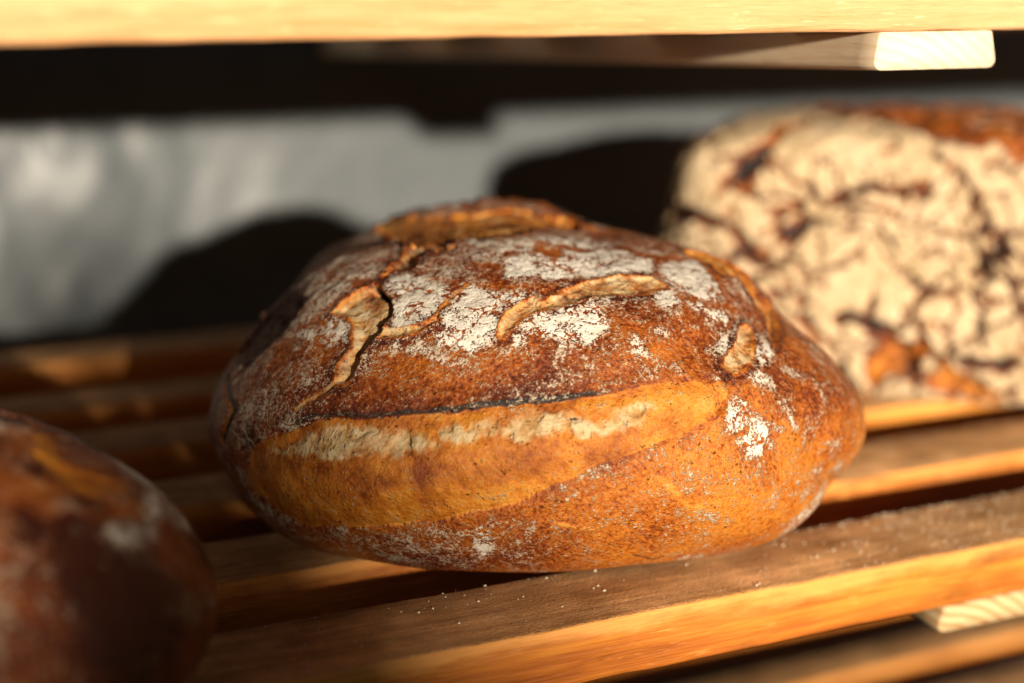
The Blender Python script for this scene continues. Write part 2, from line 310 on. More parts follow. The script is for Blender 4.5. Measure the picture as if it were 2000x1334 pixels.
LINES = {'lip':[(-48.0,-7.2),(-43.7,-5.3),(-39.7,-3.7),(-34.3,-2.4),(-27.9,-2.4),(-24.2,-2.3),(-20.6,-2.1),(-15.0,-1.7),(-10.0,-1.1),(-2.7,-0.5),(3.1,0.2),(8.4,0.8),(12.4,2.0),(16.7,2.6)],
'lower':[(-40.7,-19.9),(-32.7,-19.7),(-26.6,-19.3),(-18.5,-18.2),(-13.1,-16.7),(-6.8,-15.5),(-2.8,-13.7),(4.0,-10.8),(8.3,-9.4),(12.3,-7.8),(18.3,-5.9),(22.8,-3.9),(25.4,-2.2)],
'tail':[(-32.2,2.8),(-34.3,1.1),(-36.2,-0.3),(-37.6,-1.2)],
'fork':[(-19.2,13.7),(-18.7,17.2),(-17.8,18.7),(-16.1,21.1)],
'streak':[(12.5,-10.1),(15.4,-12.0),(19.5,-15.7),(25.2,-19.5)],
'streak2':[(-2.5,-18.6),(0.8,-19.5),(7.4,-21.8)],
'ridge':[(-75.0,72.0),(-71.9,75.6),(-69.4,78.6),(-61.1,83.7),(-49.8,87.4),(-38.4,92.1),(-35.5,99.4),(-28.7,105.5),(-13.8,105.8),(2.9,103.6),(15.5,84.7)],
'fline':[(43.2,39.2),(45.4,31.8),(48.2,26.2),(58.2,24.6),(43.5,11.3)],
'flap':[(-71.3,24.8),(-71.2,20.2),(-70.0,15.3),(-70.5,10.5),(-68.6,5.8)],
'notch':[(62.4,-19.6),(52.4,-13.8),(45.9,-8.4),(43.3,-3.8),(41.4,1.6)],
'base':[(-38.3,-30.2),(-22.7,-30.7),(-8.5,-30.3),(5.5,-29.2),(19.2,-29.2),(32.0,-30.8)],
'basecrack':[(13.6,-29.3),(16.6,-30.7),(18.9,-32.0),(20.3,-30.7)],
'leftcrack':[(-68.0,11.2),(-61.4,4.1),(-52.2,-1.6),(-56.4,-6.6)]}
SPOTS = [(-27.1,-12.9,2.4),(-18.5,-14.4,1.6),(-18.3,-9.6,2.2),(-48.4,-6.3,2.8),(-44.3,21.4,0.9)]
RIGHT_A = [-0.025,-0.991,0.131]
RCRACKS = [([(-60.8,16.6),(-60.8,14.7),(-56.2,8.3),(-50.6,5.6),(-45.9,4.2),(-43.5,1.2),(-40.7,-1.8),(-37.1,-3.8),(-31.8,-5.1)],1.0,0),
([(-45.9,10.4),(-44.6,13.3),(-42.1,16.6),(-39.1,19.6),(-37.8,24.4)],1.1,0),
([(-37.8,24.4),(-38.1,30.8),(-41.4,43.8),(-46.1,69.3)],1.4,1),
([(-36.4,3.7),(-33.0,3.8),(-29.7,7.1)],0.9,0),
([(-28.9,10.3),(-25.2,12.4),(-20.0,14.5),(-15.6,16.0),(-11.7,15.7),(-7.0,17.6)],0.6,0),
([(-23.8,-15.8),(-17.2,-17.5),(-12.5,-19.3),(-8.0,-20.0)],0.9,0),
([(-16.5,-10.9),(-16.6,-15.9)],0.7,0),
([(-3.8,-17.1),(-3.0,-24.5)],0.9,0),
([(2.6,-26.5),(8.7,-26.8),(15.1,-26.9),(19.9,-26.3)],0.9,0),
([(8.0,-4.9),(10.8,-4.2),(11.1,-0.2),(14.0,-0.7),(17.8,1.1)],0.6,0),
([(-35.9,-10.0),(-35.0,-11.1),(-31.5,-11.5)],0.7,0),
([(-13.6,-30.1),(-12.7,-26.6),(-10.0,-24.4),(-2.4,-26.7),(3.3,-31.4),(8.6,-34.6),(15.0,-36.4)],1.8,1),
([(-3.2,24.4),(3.4,20.2)],0.6,0),
([(-2.8,-13.6),(-0.8,-8.0),(4.2,-5.5)],0.4,0),
([(18.6,-23.1),(18.9,-18.3),(16.8,-12.9)],0.6,0),
([(-31.8,-5.1),(-27.1,-5.9),(-21.4,-4.7),(-17.5,-1.9)],0.35,0),
([(3.4,20.2),(9.0,15.1),(8.1,8.9)],0.4,0),
([(-22.6,5.5),(-19.2,8.1),(-14.7,5.8),(-10.0,-1.9)],0.35,0)]
RTOP = [[(-89.0,63.6),(-84.0,74.2),(-65.4,72.8),(-32.4,47.2),(-18.5,44.2),(-6.0,31.0),(0.4,23.8),(8.6,23.2),(19.3,23.9),(28.5,23.1),(50.0,55.7),(41.6,114.8),(-35.4,116.5),(-73.0,89.8)],
[(-62.1,26.2),(-64.8,30.2),(-51.3,24.5),(-49.9,22.5),(-54.0,22.9)]]
LEFT_A = [0.085,-0.951,0.298]
LFLOUR = [([(79.6,53.7),(83.3,45.5),(86.3,33.8),(87.2,20.0),(86.5,10.6),(83.9,1.1),(83.4,-1.5),(72.1,3.1),(64.7,4.7),(56.7,-0.7),(51.8,-5.4),(49.0,-5.0),(46.9,-1.4),(45.1,2.7),(46.4,5.4),(59.3,6.3),(72.1,15.6),(75.7,25.4),(77.4,40.0)],0.85),
([(77.6,-12.1),(73.4,-15.9),(60.3,-15.3),(54.5,-16.4),(53.6,-14.4),(62.2,-11.7)],0.7),
([(37.6,10.6),(46.3,12.6),(55.7,13.6),(54.4,10.7),(42.6,7.6)],0.45)]
LDARK = [(42.3,22.9,3.5),(31.5,6.3,3),(48.8,12.5,3),(41.7,-12.0,11),(46.2,-9.3,8),(76.7,-4.1,4),(37.8,-5.0,4),(40.7,2.0,5)]
LGOLD = [[(66.5,72.5),(71.8,63.1),(63.8,44.2),(51.2,27.9),(50.6,15.4)],[(51.2,27.9),(55.2,20.5),(63.6,16.1)]]
# ------------------------------------------------------------------ materials
def mat_crust(name, crack_scale=210.0, dark=1.0, fa=(.56, .52, .44), fb=(.72, .69, .61), spk=1.0):
    n = NT(name); co = n.co
    fl = n.attr('flour'); cr = n.attr('crumb'); go = n.attr('gold'); ch = n.attr('char_shade'); tn = n.attr('tone')
    big = n.noise(co, 38, 4, .6); mid = n.noise(co, 170, 5, .65); fine = n.noise(co, 720, 4, .7); grit = n.noise(co, 1700, 2, .6)
    # crust: dark red brown to orange, mottled, fine blisters
    x = n.math('ADD', n.math('MULTIPLY', big, .70), n.math('MULTIPLY', mid, .60))
    x = n.math('ADD', x, n.math('MULTIPLY', n.math('SUBTRACT', fine, .5), 1.35))
    x = n.math('ADD', x, tn)
    crust = n.ramp(x, [(.36, (.045 * dark, .008 * dark, .003 * dark)), (.55, (.150 * dark, .027 * dark, .004 * dark)), (.74, (.35 * dark, .090 * dark, .008 * dark)), (.98, (.54 * dark, .19 * dark, .020 * dark))])
    y = n.math('ADD', n.math('MULTIPLY', mid, .75), n.math('ADD', n.math('MULTIPLY', fine, .45), n.math('MULTIPLY', n.math('SUBTRACT', big, .5), .7)))
    gold = n.ramp(n.math('ADD', y, n.math('MULTIPLY', tn, .65)), [(.30, (.16, .032, .004)), (.54, (.38, .115, .010)), (.66, (.50, .185, .018)), (.84, (.60, .28, .05))])
    c = n.mix(n.ss(n.math('ADD', go, n.math('MULTIPLY', n.math('SUBTRACT', mid, .5), .7)), .32, .68), crust, gold)
    v = n.voro(n.warp(co, 300, .0016), 520)
    dots = n.math('MULTIPLY', n.ss(v.outputs['Distance'], .30, .12), n.ss(n.noise(co, 230, 2), .50, .66))
    c = n.mix(n.math('MULTIPLY', dots, .6), c, (.58, .29, .09))
    dk = n.voro(n.warp(co, 200, .003), 380)
    dkm = n.math('MULTIPLY', n.ss(dk.outputs['Distance'], .26, .10), n.ss(n.noise(co, 150, 2), .52, .66))
    c = n.mix(n.math('MULTIPLY', dkm, .75), c, (.07, .016, .005))
    # open crumb
    pv = n.voro(n.warp(co, 180, .010, 4), 210)
    pit = n.math('MULTIPLY', n.ss(pv.outputs['Distance'], .10, .60), n.ss(n.noise(co, 120, 3), .30, .55))
    crumb = n.ramp(n.math('ADD', n.math('MULTIPLY', pit, .28), n.math('ADD', n.math('MULTIPLY', mid, .55), n.math('MULTIPLY', fine, .35))), [(.34, (.26, .12, .035)), (.50, (.38, .215, .08)), (.64, (.45, .31, .15)), (.82, (.52, .41, .25))])
    c = n.mix(n.ss(n.math('ADD', cr, n.math('MULTIPLY', n.math('SUBTRACT', mid, .5), 1.3)), .22, .80), c, crumb)
    # scorched edges, plus shade painted into holes and cracks
    chm = n.ss(n.math('ADD', ch, n.math('MULTIPLY', n.math('SUBTRACT', fine, .5), .9)), .38, .72)
    c = n.mix(chm, c, (.016, .012, .011))
    # flour with a drying crack net
    g = n.math('ADD', n.math('MULTIPLY', n.math('SUBTRACT', fine, .5), 1.9), n.math('MULTIPLY', n.math('SUBTRACT', mid, .5), 1.5))
    g = n.math('ADD', g, n.math('MULTIPLY', n.math('SUBTRACT', grit, .5), 1.5))
    if spk < 1: g = n.math('MULTIPLY', g, spk)
    wv = n.warp(co, 240, .0055, 4)
    ed = n.voro(wv, crack_scale, 'DISTANCE_TO_EDGE').outputs['Distance']
    ed2 = n.voro(n.warp(co, 500, .003, 3), crack_scale * 2.3, 'DISTANCE_TO_EDGE').outputs['Distance']
    crk = n.math('MULTIPLY', n.ss(ed, .012, .13), n.math('MULTIPLY_ADD', n.ss(ed2, .01, .12), .40, .60))
    gap = n.math('MULTIPLY', n.math('SUBTRACT', 1.0, crk), n.math('MULTIPLY_ADD', n.ss(n.noise(co, 95, 3), .42, .62), .62, .04))
    dens = n.math('SUBTRACT', fl, n.math('MULTIPLY', gap, n.math('MULTIPLY', n.ss(fl, .35, .8), spk)))
    fm = n.ss(n.math('ADD', dens, g), .44, .62)
    fm = n.math('MULTIPLY', fm, n.ss(fl, .015, .12))
    fcol = n.mix(n.ss(fl, .4, .9), (.46, .36, .26), n.ramp(n.math('ADD', n.math('MULTIPLY', n.noise(co, 300, 3), .5), n.math('MULTIPLY', n.noise(co, 48, 3), .5)), [(.36, fa), (.62, fb)]))
    c = n.mix(n.math('MULTIPLY', fm, .95), c, fcol)
    h = n.math('ADD', n.math('MULTIPLY', fine, .55), n.math('MULTIPLY', mid, .9))
    h = n.math('ADD', h, n.math('MULTIPLY', fm, .6))
    h = n.math('ADD', h, n.math('SUBTRACT', n.math('MULTIPLY', dots, .8), n.math('MULTIPLY', dkm, .8)))
    h = n.math('ADD', h, n.math('MULTIPLY', grit, .25))
    h = n.math('ADD', h, n.math('MULTIPLY', n.math('MULTIPLY', pit, cr), .8))
    nor = n.bump(h, .0011, 1.0)
    ro = n.math('MULTIPLY_ADD', n.math('MAXIMUM', fm, cr), .42, .43)
    return n.done(c, ro, nor, .32)

def mat_wood(name, lo, mi, hi, dust, dust_amt, seed=0.0):
    n = NT(name)
    oi = n.t.nodes.new('ShaderNodeObjectInfo')
    off = n.t.nodes.new('ShaderNodeCombineXYZ')
    for k in range(3): n.put(off.inputs[k], n.math('MULTIPLY', oi.outputs['Random'], 7.0 + 3 * k + seed))
    ad = n.t.nodes.new('ShaderNodeVectorMath'); ad.operation = 'ADD'; n.put(ad.inputs[0], n.co); n.put(ad.inputs[1], off.outputs[0])
    co = ad.outputs[0]
    g1 = n.noise(n.mapping(co, (4, 70, 70)), 1.0, 5, .6, .4)
    g2 = n.noise(n.mapping(co, (22, 420, 420)), 1.0, 4, .65, .2)
    g3 = n.noise(n.mapping(co, (60, 1500, 1500)), 1.0, 2, .5)
    big = n.noise(co, 9, 3)
    x = n.math('ADD', n.math('MULTIPLY', g1, .75), n.math('MULTIPLY', g2, .45))
    x = n.math('ADD', x, n.math('MULTIPLY', n.math('SUBTRACT', big, .5), .35))
    c = n.ramp(x, [(.38, lo), (.60, mi), (.82, hi)])
    # rubbed pale flecks along the grain
    fl = n.ss(n.noise(n.mapping(co, (70, 700, 700)), 1.0, 3, .6), .60, .70)
    fl = n.math('MULTIPLY', fl, n.ss(n.noise(co, 26, 3), .42, .62))
    c = n.mix(n.math('MULTIPLY', fl, .55), c, tuple(min(1, v * 1.5 + .08) for v in hi))
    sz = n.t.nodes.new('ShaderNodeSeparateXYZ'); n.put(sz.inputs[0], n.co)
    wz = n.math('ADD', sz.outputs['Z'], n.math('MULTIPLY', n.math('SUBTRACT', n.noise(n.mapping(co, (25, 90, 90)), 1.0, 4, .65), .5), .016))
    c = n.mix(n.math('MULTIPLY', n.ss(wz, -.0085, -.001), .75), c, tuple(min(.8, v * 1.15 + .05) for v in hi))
    stain = n.ss(n.noise(n.mapping(co, (9, 50, 50)), 1.0, 5, .7), .56, .72)
    c = n.mix(n.math('MULTIPLY', stain, .6), c, tuple(v * .45 for v in lo))
    # wear and flour dust that lies on the upper side
    sx = n.t.nodes.new('ShaderNodeSeparateXYZ'); geo = n.t.nodes.new('ShaderNodeNewGeometry'); n.put(sx.inputs[0], geo.outputs['Normal'])
    upf = n.ss(sx.outputs['Z'], .55, .95)
    dn = n.math('ADD', n.noise(n.mapping(co, (12, 60, 60)), 1.0, 4, .6), n.math('MULTIPLY', n.math('SUBTRACT', n.noise(co, 60, 4), .5), .6))
    dcol = n.ramp(n.math('ADD', n.math('MULTIPLY', dn, .8), n.math('MULTIPLY', g2, .4)), [(.40, tuple(v * .22 for v in dust)), (.58, tuple(v * .75 for v in dust)), (.80, tuple(v * 1.45 for v in dust))])
    c = n.mix(n.math('MULTIPLY', upf, n.math('MULTIPLY_ADD', n.ss(dn, .35, .65), .25, dust_amt)), c, dcol)
    gr = n.math('MULTIPLY', n.ss(n.noise(co, 1100, 2, .6), .62, .70), n.ss(n.noise(co, 45, 3), .40, .62))
    c = n.mix(n.math('MULTIPLY', gr, n.math('MULTIPLY', upf, .8)), c, (.66, .60, .50))
    h = n.math('ADD', n.math('MULTIPLY', g2, .8), n.math('MULTIPLY', g3, .4))
    h = n.math('ADD', h, n.math('MULTIPLY', n.math('MULTIPLY', gr, upf), 1.6))
    h = n.math('ADD', h, n.math('MULTIPLY', n.math('MULTIPLY', n.noise(co, 700, 4, .7), upf), 2.2))
    nor = n.bump(h, .0011, 1.0)
    return n.done(c, n.math('MULTIPLY_ADD', upf, .3, .45), nor, .3)

def mat_pine(name, a, b):
    n = NT(name); co = n.co
    # end grain rings: growth rings of a sawn block, the rings run along the length
    w = n.t.nodes.new('ShaderNodeTexWave'); w.wave_type = 'RINGS'; w.rings_direction = 'Y'; w.wave_profile = 'SAW'
    n.put(w.inputs['Vector'], n.mapping(n.warp(co, 25, .006), (1, .06, 1), (.015, 0, .075)))
    w.inputs['Scale'].default_value = 70; w.inputs['Distortion'].default_value = 1.2; w.inputs['Detail'].default_value = 2; w.inputs['Detail Scale'].default_value = 2
    f = n.noise(n.mapping(co, (700, 40, 700)), 1, 3)
    c = n.mix(n.ss(w.outputs['Fac'], .45, .95), a, b)
    c = n.mix(n.math('MULTIPLY', f, .35), c, tuple(v * .7 for v in a))
    return n.done(c, .65, n.bump(n.math('ADD', f, n.math('MULTIPLY', w.outputs['Fac'], .5)), .0004), .25)

def mat_sheet(name):
    n = NT(name); co = n.co
    f = n.noise(co, 14, 4); g = n.noise(co, 160, 3)
    c = n.ramp(n.math('ADD', n.math('MULTIPLY', f, .7), n.math('MULTIPLY', g, .3)), [(.3, (.053, .063, .070)), (.7, (.080, .091, .097))])
    return n.done(c, .46, n.bump(n.noise(co, 45, 3), .002, .5), .45)

def mat_simple(name, a, b, scale, rough=.8):
    n = NT(name); return n.done(n.mix(n.noise(n.co, scale, 5), a, b), rough)
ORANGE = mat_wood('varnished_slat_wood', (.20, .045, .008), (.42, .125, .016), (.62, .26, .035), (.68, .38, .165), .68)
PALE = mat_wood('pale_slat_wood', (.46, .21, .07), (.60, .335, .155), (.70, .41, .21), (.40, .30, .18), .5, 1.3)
PINE = mat_pine('raw_pine', (.60, .43, .23), (.40, .18, .05))
PINE_PALE = mat_pine('pale_pine', (.88, .71, .50), (.82, .62, .40))
SHEET = mat_sheet('grey_plastic')

# ------------------------------------------------------------------ ground, backdrop and added sun blocker
o = mesh_np('ground', np.array([(-60, -60, -1.02), (60, -60, -1.02), (60, 60, -1.02), (-60, 60, -1.02)]), np.array([[0, 1, 2, 3]]),
            mat_simple('dark_paving', (.05, .045, .04), (.09, .08, .07), 8))
tag(o, kind='structure')

def sheet():
    nx, nz = 420, 180
    X, Z = np.meshgrid(np.linspace(-.7, 2.6, nx), np.linspace(-1.0, .75, nz)); P = np.stack([X.ravel(), Z.ravel() * .6, 0 * X.ravel()], -1)
    x, z = X.ravel(), Z.ravel()
    left = sst(.42, .18, x + .25 * (z - .1))
    y = .004 * fbm(P, 5, 3) + left * (.010 * fbm(np.stack([x + .45 * z, .35 * z, 0 * x], -1), 24, 3) + .004 * np.abs(fbm(np.stack([x - .5 * z, .3 * z, 0 * x + 3], -1), 60, 2)))
    V = np.stack([x, 1.02 + y, z], -1); n = len(V)
    i = (np.arange(nz - 1)[:, None] * nx + np.arange(nx - 1)[None]).ravel()
    Fq = np.stack([i, i + 1, i + nx + 1, i + nx], -1)
    o = mesh_np('plastic_sheet', V, Fq, SHEET)
    s = o.modifiers.new('thickness', 'SOLIDIFY'); s.thickness = .002; s.offset = 1
    tag(o, 'grey crumpled plastic sheet hanging behind the shelves, wrinkled and shiny at its left', 'plastic sheet')
sheet()

def sun_blocker():
    # added unseen blocker behind the camera, outline shaped to shade the shelf's left
    nu, nv = 180, 40; V = []
    prof = [(-2.4, .49), (-.53, .50), (-.475, .53), (-.45, .555), (-.43, .605), (-.41, .60), (-.38, .545), (-.34, .465), (-.247, .36), (-.095, .30), (.055, .26), (.255, .20), (.555, .05), (1.1, -1.02)]
    px, pz = np.array(prof).T; xs = np.linspace(-2.4, 1.1, nu); zs = np.interp(xs, px, pz)
    a = np.linspace(0, 1, nv); rows = []
    for x, zt in zip(xs, zs):
        t = np.interp(a, [0, .4, .6, 1], [0, 1, 1, 0]); yy = np.interp(a, [0, .4, .6, 1], [-4.3, -4.12, -3.88, -3.7])
        rows.append(np.stack([np.full(nv, x), yy, -1.02 + t * (zt + 1.02)], -1))
    V = np.concatenate(rows); V[:, 2] += .02 * fbm(V, 9, 4) * (V[:, 2] > -1.0); V[:, 1] += .05 * fbm(V + 4, 8, 4)
    i = (np.arange(nu - 1)[:, None] * nv + np.arange(nv - 1)[None]).ravel()
    o = mesh_np('sun_blocker', V, np.stack([i, i + nv, i + nv + 1, i + 1], -1), mat_simple('blocker_green', (.02, .04, .01), (.05, .10, .02), 60))
    tag(o, 'added unseen green block with a sloping end, shading the left of the bread rack', 'sun_blocker')
sun_blocker()

# ------------------------------------------------------------------ slatted shelves
def slat_mesh(seed, L0=-.45, L1=1.75, w=.053, t=.023):
    # a planed board with rounded, slightly worn arrises: cross section swept along x
    rb = .0022; sec = []
    for cy, cz, a0 in ((w - rb, -rb, 0), (rb, -rb, 90), (rb, -t + rb, 180), (w - rb, -t + rb, 270)):
        for k in range(5):
            a = math.radians(a0 + 22.5 * k); sec.append((cy + rb * math.cos(a), cz + rb * math.sin(a)))
    sec = np.array(sec); m_ = len(sec); nx = 300; xs = np.linspace(L0, L1, nx)
    X = np.repeat(xs, m_); Y = np.tile(sec[:, 0], nx); Z = np.tile(sec[:, 1], nx)
    P = np.stack([X, Y, Z + seed * 3.7], -1)
    Y = Y + .0006 * fbm(P, 7, 3) + .00035 * fbm(P, 60, 3); Z = Z + .0004 * fbm(P + 9, 60, 3)
    V = np.stack([X, Y, Z], -1)
    i = np.arange(nx - 1)[:, None] * m_; j = np.arange(m_)[None]; j2 = (j + 1) % m_
    Fq = np.stack([(i + j).ravel(), (i + j2).ravel(), (i + m_ + j2).ravel(), (i + m_ + j).ravel()], -1)[:, ::-1]
    return V, Fq

def box_mesh(x0, x1, y0, y1, z0, z1, b=.003, bz=.0012):
    sec = []; w = x1 - x0; h = z1 - z0
    for cx, cz, a0 in ((w - b, h - bz, 0), (b, h - bz, 90), (b, b, 180), (w - b, b, 270)):
        for k in range(5):
            a = math.radians(a0 + 22.5 * k); r = bz if a0 < 180 else b
            sec.append((cx + r * math.cos(a), cz + r * math.sin(a)))
    sec = np.array(sec); m_ = len(sec); ys = np.r_[y0, y0 + .0008, np.linspace(y0 + .01, y1, 40)]; ny = len(ys)
    c = np.array([w / 2, h / 2]); V = []
    for k, y in enumerate(ys):
        s = (sec - c) * (1 - (.012 if k == 0 else 0)) + c
        V.append(np.stack([x0 + s[:, 0], np.full(m_, y), z0 + s[:, 1]], -1))
    i = np.arange(ny - 1)[:, None] * m_; j = np.arange(m_)[None]; j2 = (j + 1) % m_
    Fq = np.stack([(i + j).ravel(), (i + j2).ravel(), (i + m_ + j2).ravel(), (i + m_ + j).ravel()], -1)
    V = np.concatenate(V + [np.array([[x0 + w / 2, y0, z0 + h / 2], [x0 + w / 2, y1, z0 + h / 2]])]); n = len(V); q = []
    for k in range(0, m_, 2):       # end caps as quads round the middle
        q.append([n - 2, (k + 2) % m_, k + 1, k]); L = (ny - 1) * m_
        q.append([n - 1, L + k, L + k + 1, L + (k + 2) % m_])
    return V, np.concatenate([Fq, np.array(q)])

FRONTS = ((.472, .5250), (.573, .6255), (.676, .7255), (.785, .838), (.890, .937), (1.026, 1.08))
def on_tilt(y, tl):             # where a sight line that meets the level plane at y meets the tilted one
    return (.2 + .472 * tl) / (tl + .2 / y)
def shelf(z, bx, bt, label, mats, bmat, seed, tl):
    r = empty('slatted_shelf', (0, .472, z)); tag(r, label, 'shelf', 'slatted shelves of the bread rack')
    r.rotation_euler = (math.atan(tl), 0, 0); q = math.hypot(1, tl)
    for k, (y, yb) in enumerate(FRONTS):
        s0 = (on_tilt(y, tl) - .472) * q; s1 = (on_tilt(yb, tl) - .472) * q
        V, Fq = slat_mesh(seed + k, w=s1 - s0)
        o = mesh_np('slat', V, Fq, mats[min(k, len(mats) - 1)], r); o.location = (0, s0, 0)
    for x0 in (bx - .95, bx, bx + .95):
        V, Fq = box_mesh(0, .0555, 0, s1, 0, bt)
        o = mesh_np('batten', V, Fq, bmat, r, smooth=False); o.location = (x0, 0.0005, -.0232 - bt)
    return r
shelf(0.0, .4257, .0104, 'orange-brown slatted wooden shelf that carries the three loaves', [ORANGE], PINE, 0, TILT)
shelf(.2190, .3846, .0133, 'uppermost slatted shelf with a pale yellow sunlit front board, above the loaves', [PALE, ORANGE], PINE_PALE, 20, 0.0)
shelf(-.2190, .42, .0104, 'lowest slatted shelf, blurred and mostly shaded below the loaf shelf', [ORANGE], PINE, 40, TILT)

# ------------------------------------------------------------------ loaves
def sphere_dirs(nlo, nla, focus=None, dens=0.45):
    t = np.linspace(0, 2 * math.pi, nlo, endpoint=False)
    lon = t if focus is None else focus + math.pi + t + dens * np.sin(t)      # denser round the focus longitude
    lat = np.linspace(-math.pi / 2, math.pi / 2, nla)[1:-1]
    LO, LA = np.meshgrid(lon, lat)
    D = np.stack([np.cos(LA) * np.cos(LO), np.cos(LA) * np.sin(LO), np.sin(LA)], -1).reshape(-1, 3)
    D = np.concatenate([D, [[0, 0, -1.0], [0, 0, 1.0]]]); n = nla - 2
    i = (np.arange(n - 1)[:, None] * nlo); j = np.arange(nlo)[None]; j2 = (j + 1) % nlo
    Fq = np.stack([(i + j).ravel(), (i + j2).ravel(), (i + nlo + j2).ravel(), (i + nlo + j).ravel()], -1)
    N = len(D); k = np.arange(0, nlo, 2); k1 = k + 1; k2 = (k + 2) % nlo; L = (n - 1) * nlo
    cap = np.concatenate([np.stack([np.full(len(k), N - 2), k2, k1, k], -1), np.stack([np.full(len(k), N - 1), L + k, L + k1, L + k2], -1)])
    return D, np.concatenate([Fq, cap])

CRUST = mat_crust('floured_crust')

LOAF_S = on_tilt(.514, TILT) / .514
def main_loaf():
    D, Fq = sphere_dirs(1300, 620, -math.pi / 2)
    r = apply_k(D, radial(D, loaf_field, planes=LOAF_PLANES), LOAF_K, LOAF_A, LOAF_X, LOAF_Y)
    P = D * r[:, None]
    u, w, th = chart(D, LOAF_A, LOAF_X, LOAF_Y)
    n1 = fbm(P, 90, 4); n2 = fbm(P + 3, 90, 4); n3 = fbm(P, 330, 4); n4 = fbm(P + 8, 330, 3); big = fbm(P, 22, 3); fine = fbm(P + 1, 900, 2)
    uw = u + .9 * n1 + .55 * n3; ww = w + .9 * n2 + .55 * n4
    us = u + .25 * n1 + .35 * n3; wsx = w + .25 * n2 + .35 * n4
    N = len(D); front = sst(108, 92, th)
    flour = np.zeros(N); crumb = np.zeros(N); gold = np.zeros(N); char_shade = np.zeros(N); tone = np.zeros(N); h = np.zeros(N)
    h += 1.2 * big + .75 * n1 + .38 * n3 + .10 * fine
    dl, sl, tl = d_line(us, wsx, LINES['lip'])
    above = (sl > 0)
    base = .27 + .28 * n1 + .13 * sst(-20, -55, u) + .07 * sst(2, 14, w); tone += .02
    flour = base * np.where(th > 95, 1.6, 1.0)
    for p, d in FLOUR:
        f = sst(2.0, -1.6, sd_poly(uw + .8 * n2, ww, p)); flour = np.maximum(flour, d * f * (.93 + .35 * n3))
    # belly between the two front cuts
    g = sd_poly(us, wsx, GOLD); gi = sst(.6, -.9, g + .6 * n1) * (1 - .48 * sst(14, 27, u + 5 * n2)); gold = np.maximum(gold, gi)
    h += 2.6 * sst(0, -7, g)
    d2, s2, t2 = d_line(us, wsx, LINES['lower'])
    h -= .7 * np.exp(-d2 / .6) * sst(0, .1, t2) * sst(1, .8, t2)
    h += np.where(s2 < 0, .9 * np.exp(-d2 / 2.5), 0) * (d2 < 20)
    # the ear over the main cut
    ew = sst(0, .18, tl) * sst(1, .72, tl)
    step = sst(-.12, .16, dl * sl)
    ear = np.where(above, 2.4 * np.exp(-dl / 4.0), 0); cut = -3.0 * np.exp(-dl / 2.6)
    h += ew * np.where(np.abs(u) < 75, ear * step + cut * (1 - step), 0)
    char_shade = np.maximum(char_shade, ew * np.exp(-((dl * sl - .25) / .62) ** 2) * (.64 + .36 * sst(.35, .7, tl)))
    tone -= .22 * np.exp(-np.where(above, dl, dl * 2) / 3.0) * ew
    for p in CRUMB:
        s = sd_poly(uw, ww, p); i_ = sst(1.3, -1.5, s); crumb = np.maximum(crumb, .80 * i_ * (1 + .6 * n2))
        h -= i_ * (.4 + 1.5 * sst(.05, .35, fbm(P + 2, 150, 2)))
    for k, (p, d) in enumerate(CRACKS):
        s = sd_poly(us + (2.2 * n3 if k == 3 else 0), wsx + (2.5 * n4 if k == 3 else 0), p); i_ = sst(.3, -.3, s)
        flour *= 1 - sst(.35, -.1, s); gold = np.maximum(gold, sst(.15, -.1, s) * np.clip(.50 + .9 * n2, 0, .8)); char_shade = np.maximum(char_shade, .22 * np.exp(-((s - .12) / .22) ** 2))
        crumb = np.maximum(crumb, sst(.40, -.35, s) * (.62, .58, .48, .30, .56, .56, .28)[k] * (1 + .5 * n2)); tone += (.9 if k == 3 else .45) * n3 * sst(.3, -.3, s)
        h -= .8 * d * sst(.22, -1.0, s); h += np.clip(.25 + 2.2 * n1, 0, 1.2) * np.exp(-np.maximum(s, 0) / .8) * (s > 0) * (s < 9)
        tone += .10 * np.exp(-np.abs(s) / .4) * (s < 9) - .22 * np.exp(-((s - .9) / .6) ** 2)
    for p, d in HOLES:
        s = sd_poly(us, wsx, p)
        if d == 0:
            h -= 4.0 * sst(2.0, -3, s); flour *= 1 - .8 * sst(1, -1, s); tone -= .25 * sst(1, -1, s); char_shade = np.maximum(char_shade, .22 * sst(2, -2, s) * (1 + 2 * n1)); h += 1.5 * n3 * sst(2, -2, s); flour += .3 * sst(2, -2, s)  # hollow behind the flap: shade painted into its colour
        else:
            h -= 1.3 * d * sst(.25, -.5, s); char_shade = np.maximum(char_shade, sst(.2, -.5, s) * .95); flour *= 1 - sst(.3, -.1, s)  # deep holes: shade painted in near black
    for nm, wd, dp, cr_ in (('tail', .45, .8, .55), ('fork', .35, .6, .4), ('basecrack', .35, 1.3, .1), ('leftcrack', .9, 1.6, 0)):
        d, s, t = d_line(us, wsx, LINES[nm]); e = np.exp(-(d / wd) ** 2)
        h -= dp * e; crumb = np.maximum(crumb, e * cr_); gold = np.maximum(gold, e); flour *= 1 - .85 * e
        if cr_ < .2: char_shade = np.maximum(char_shade, e * .8)
    for nm, wd in (('streak', 1.3), ('streak2', .45)):
        d, s, t = d_line(uw, ww, LINES[nm]); e = np.exp(-(d / wd) ** 2) * sst(0, .3, t) * sst(1, .7, t); gold = np.maximum(gold, .55 * e); tone += .15 * e; h += .25 * e
    d, s, t = d_line(u, w, LINES['ridge']); e = np.exp(-(d / 3.0) ** 2); h += 1.4 * e + 3.4 * e * fbm(P, 120, 3)
    char_shade = np.maximum(char_shade, np.exp(-(d / 2.6) ** 2) * (.68 + .6 * n1)); flour *= 1 - .8 * np.exp(-(d / 3.5) ** 2)
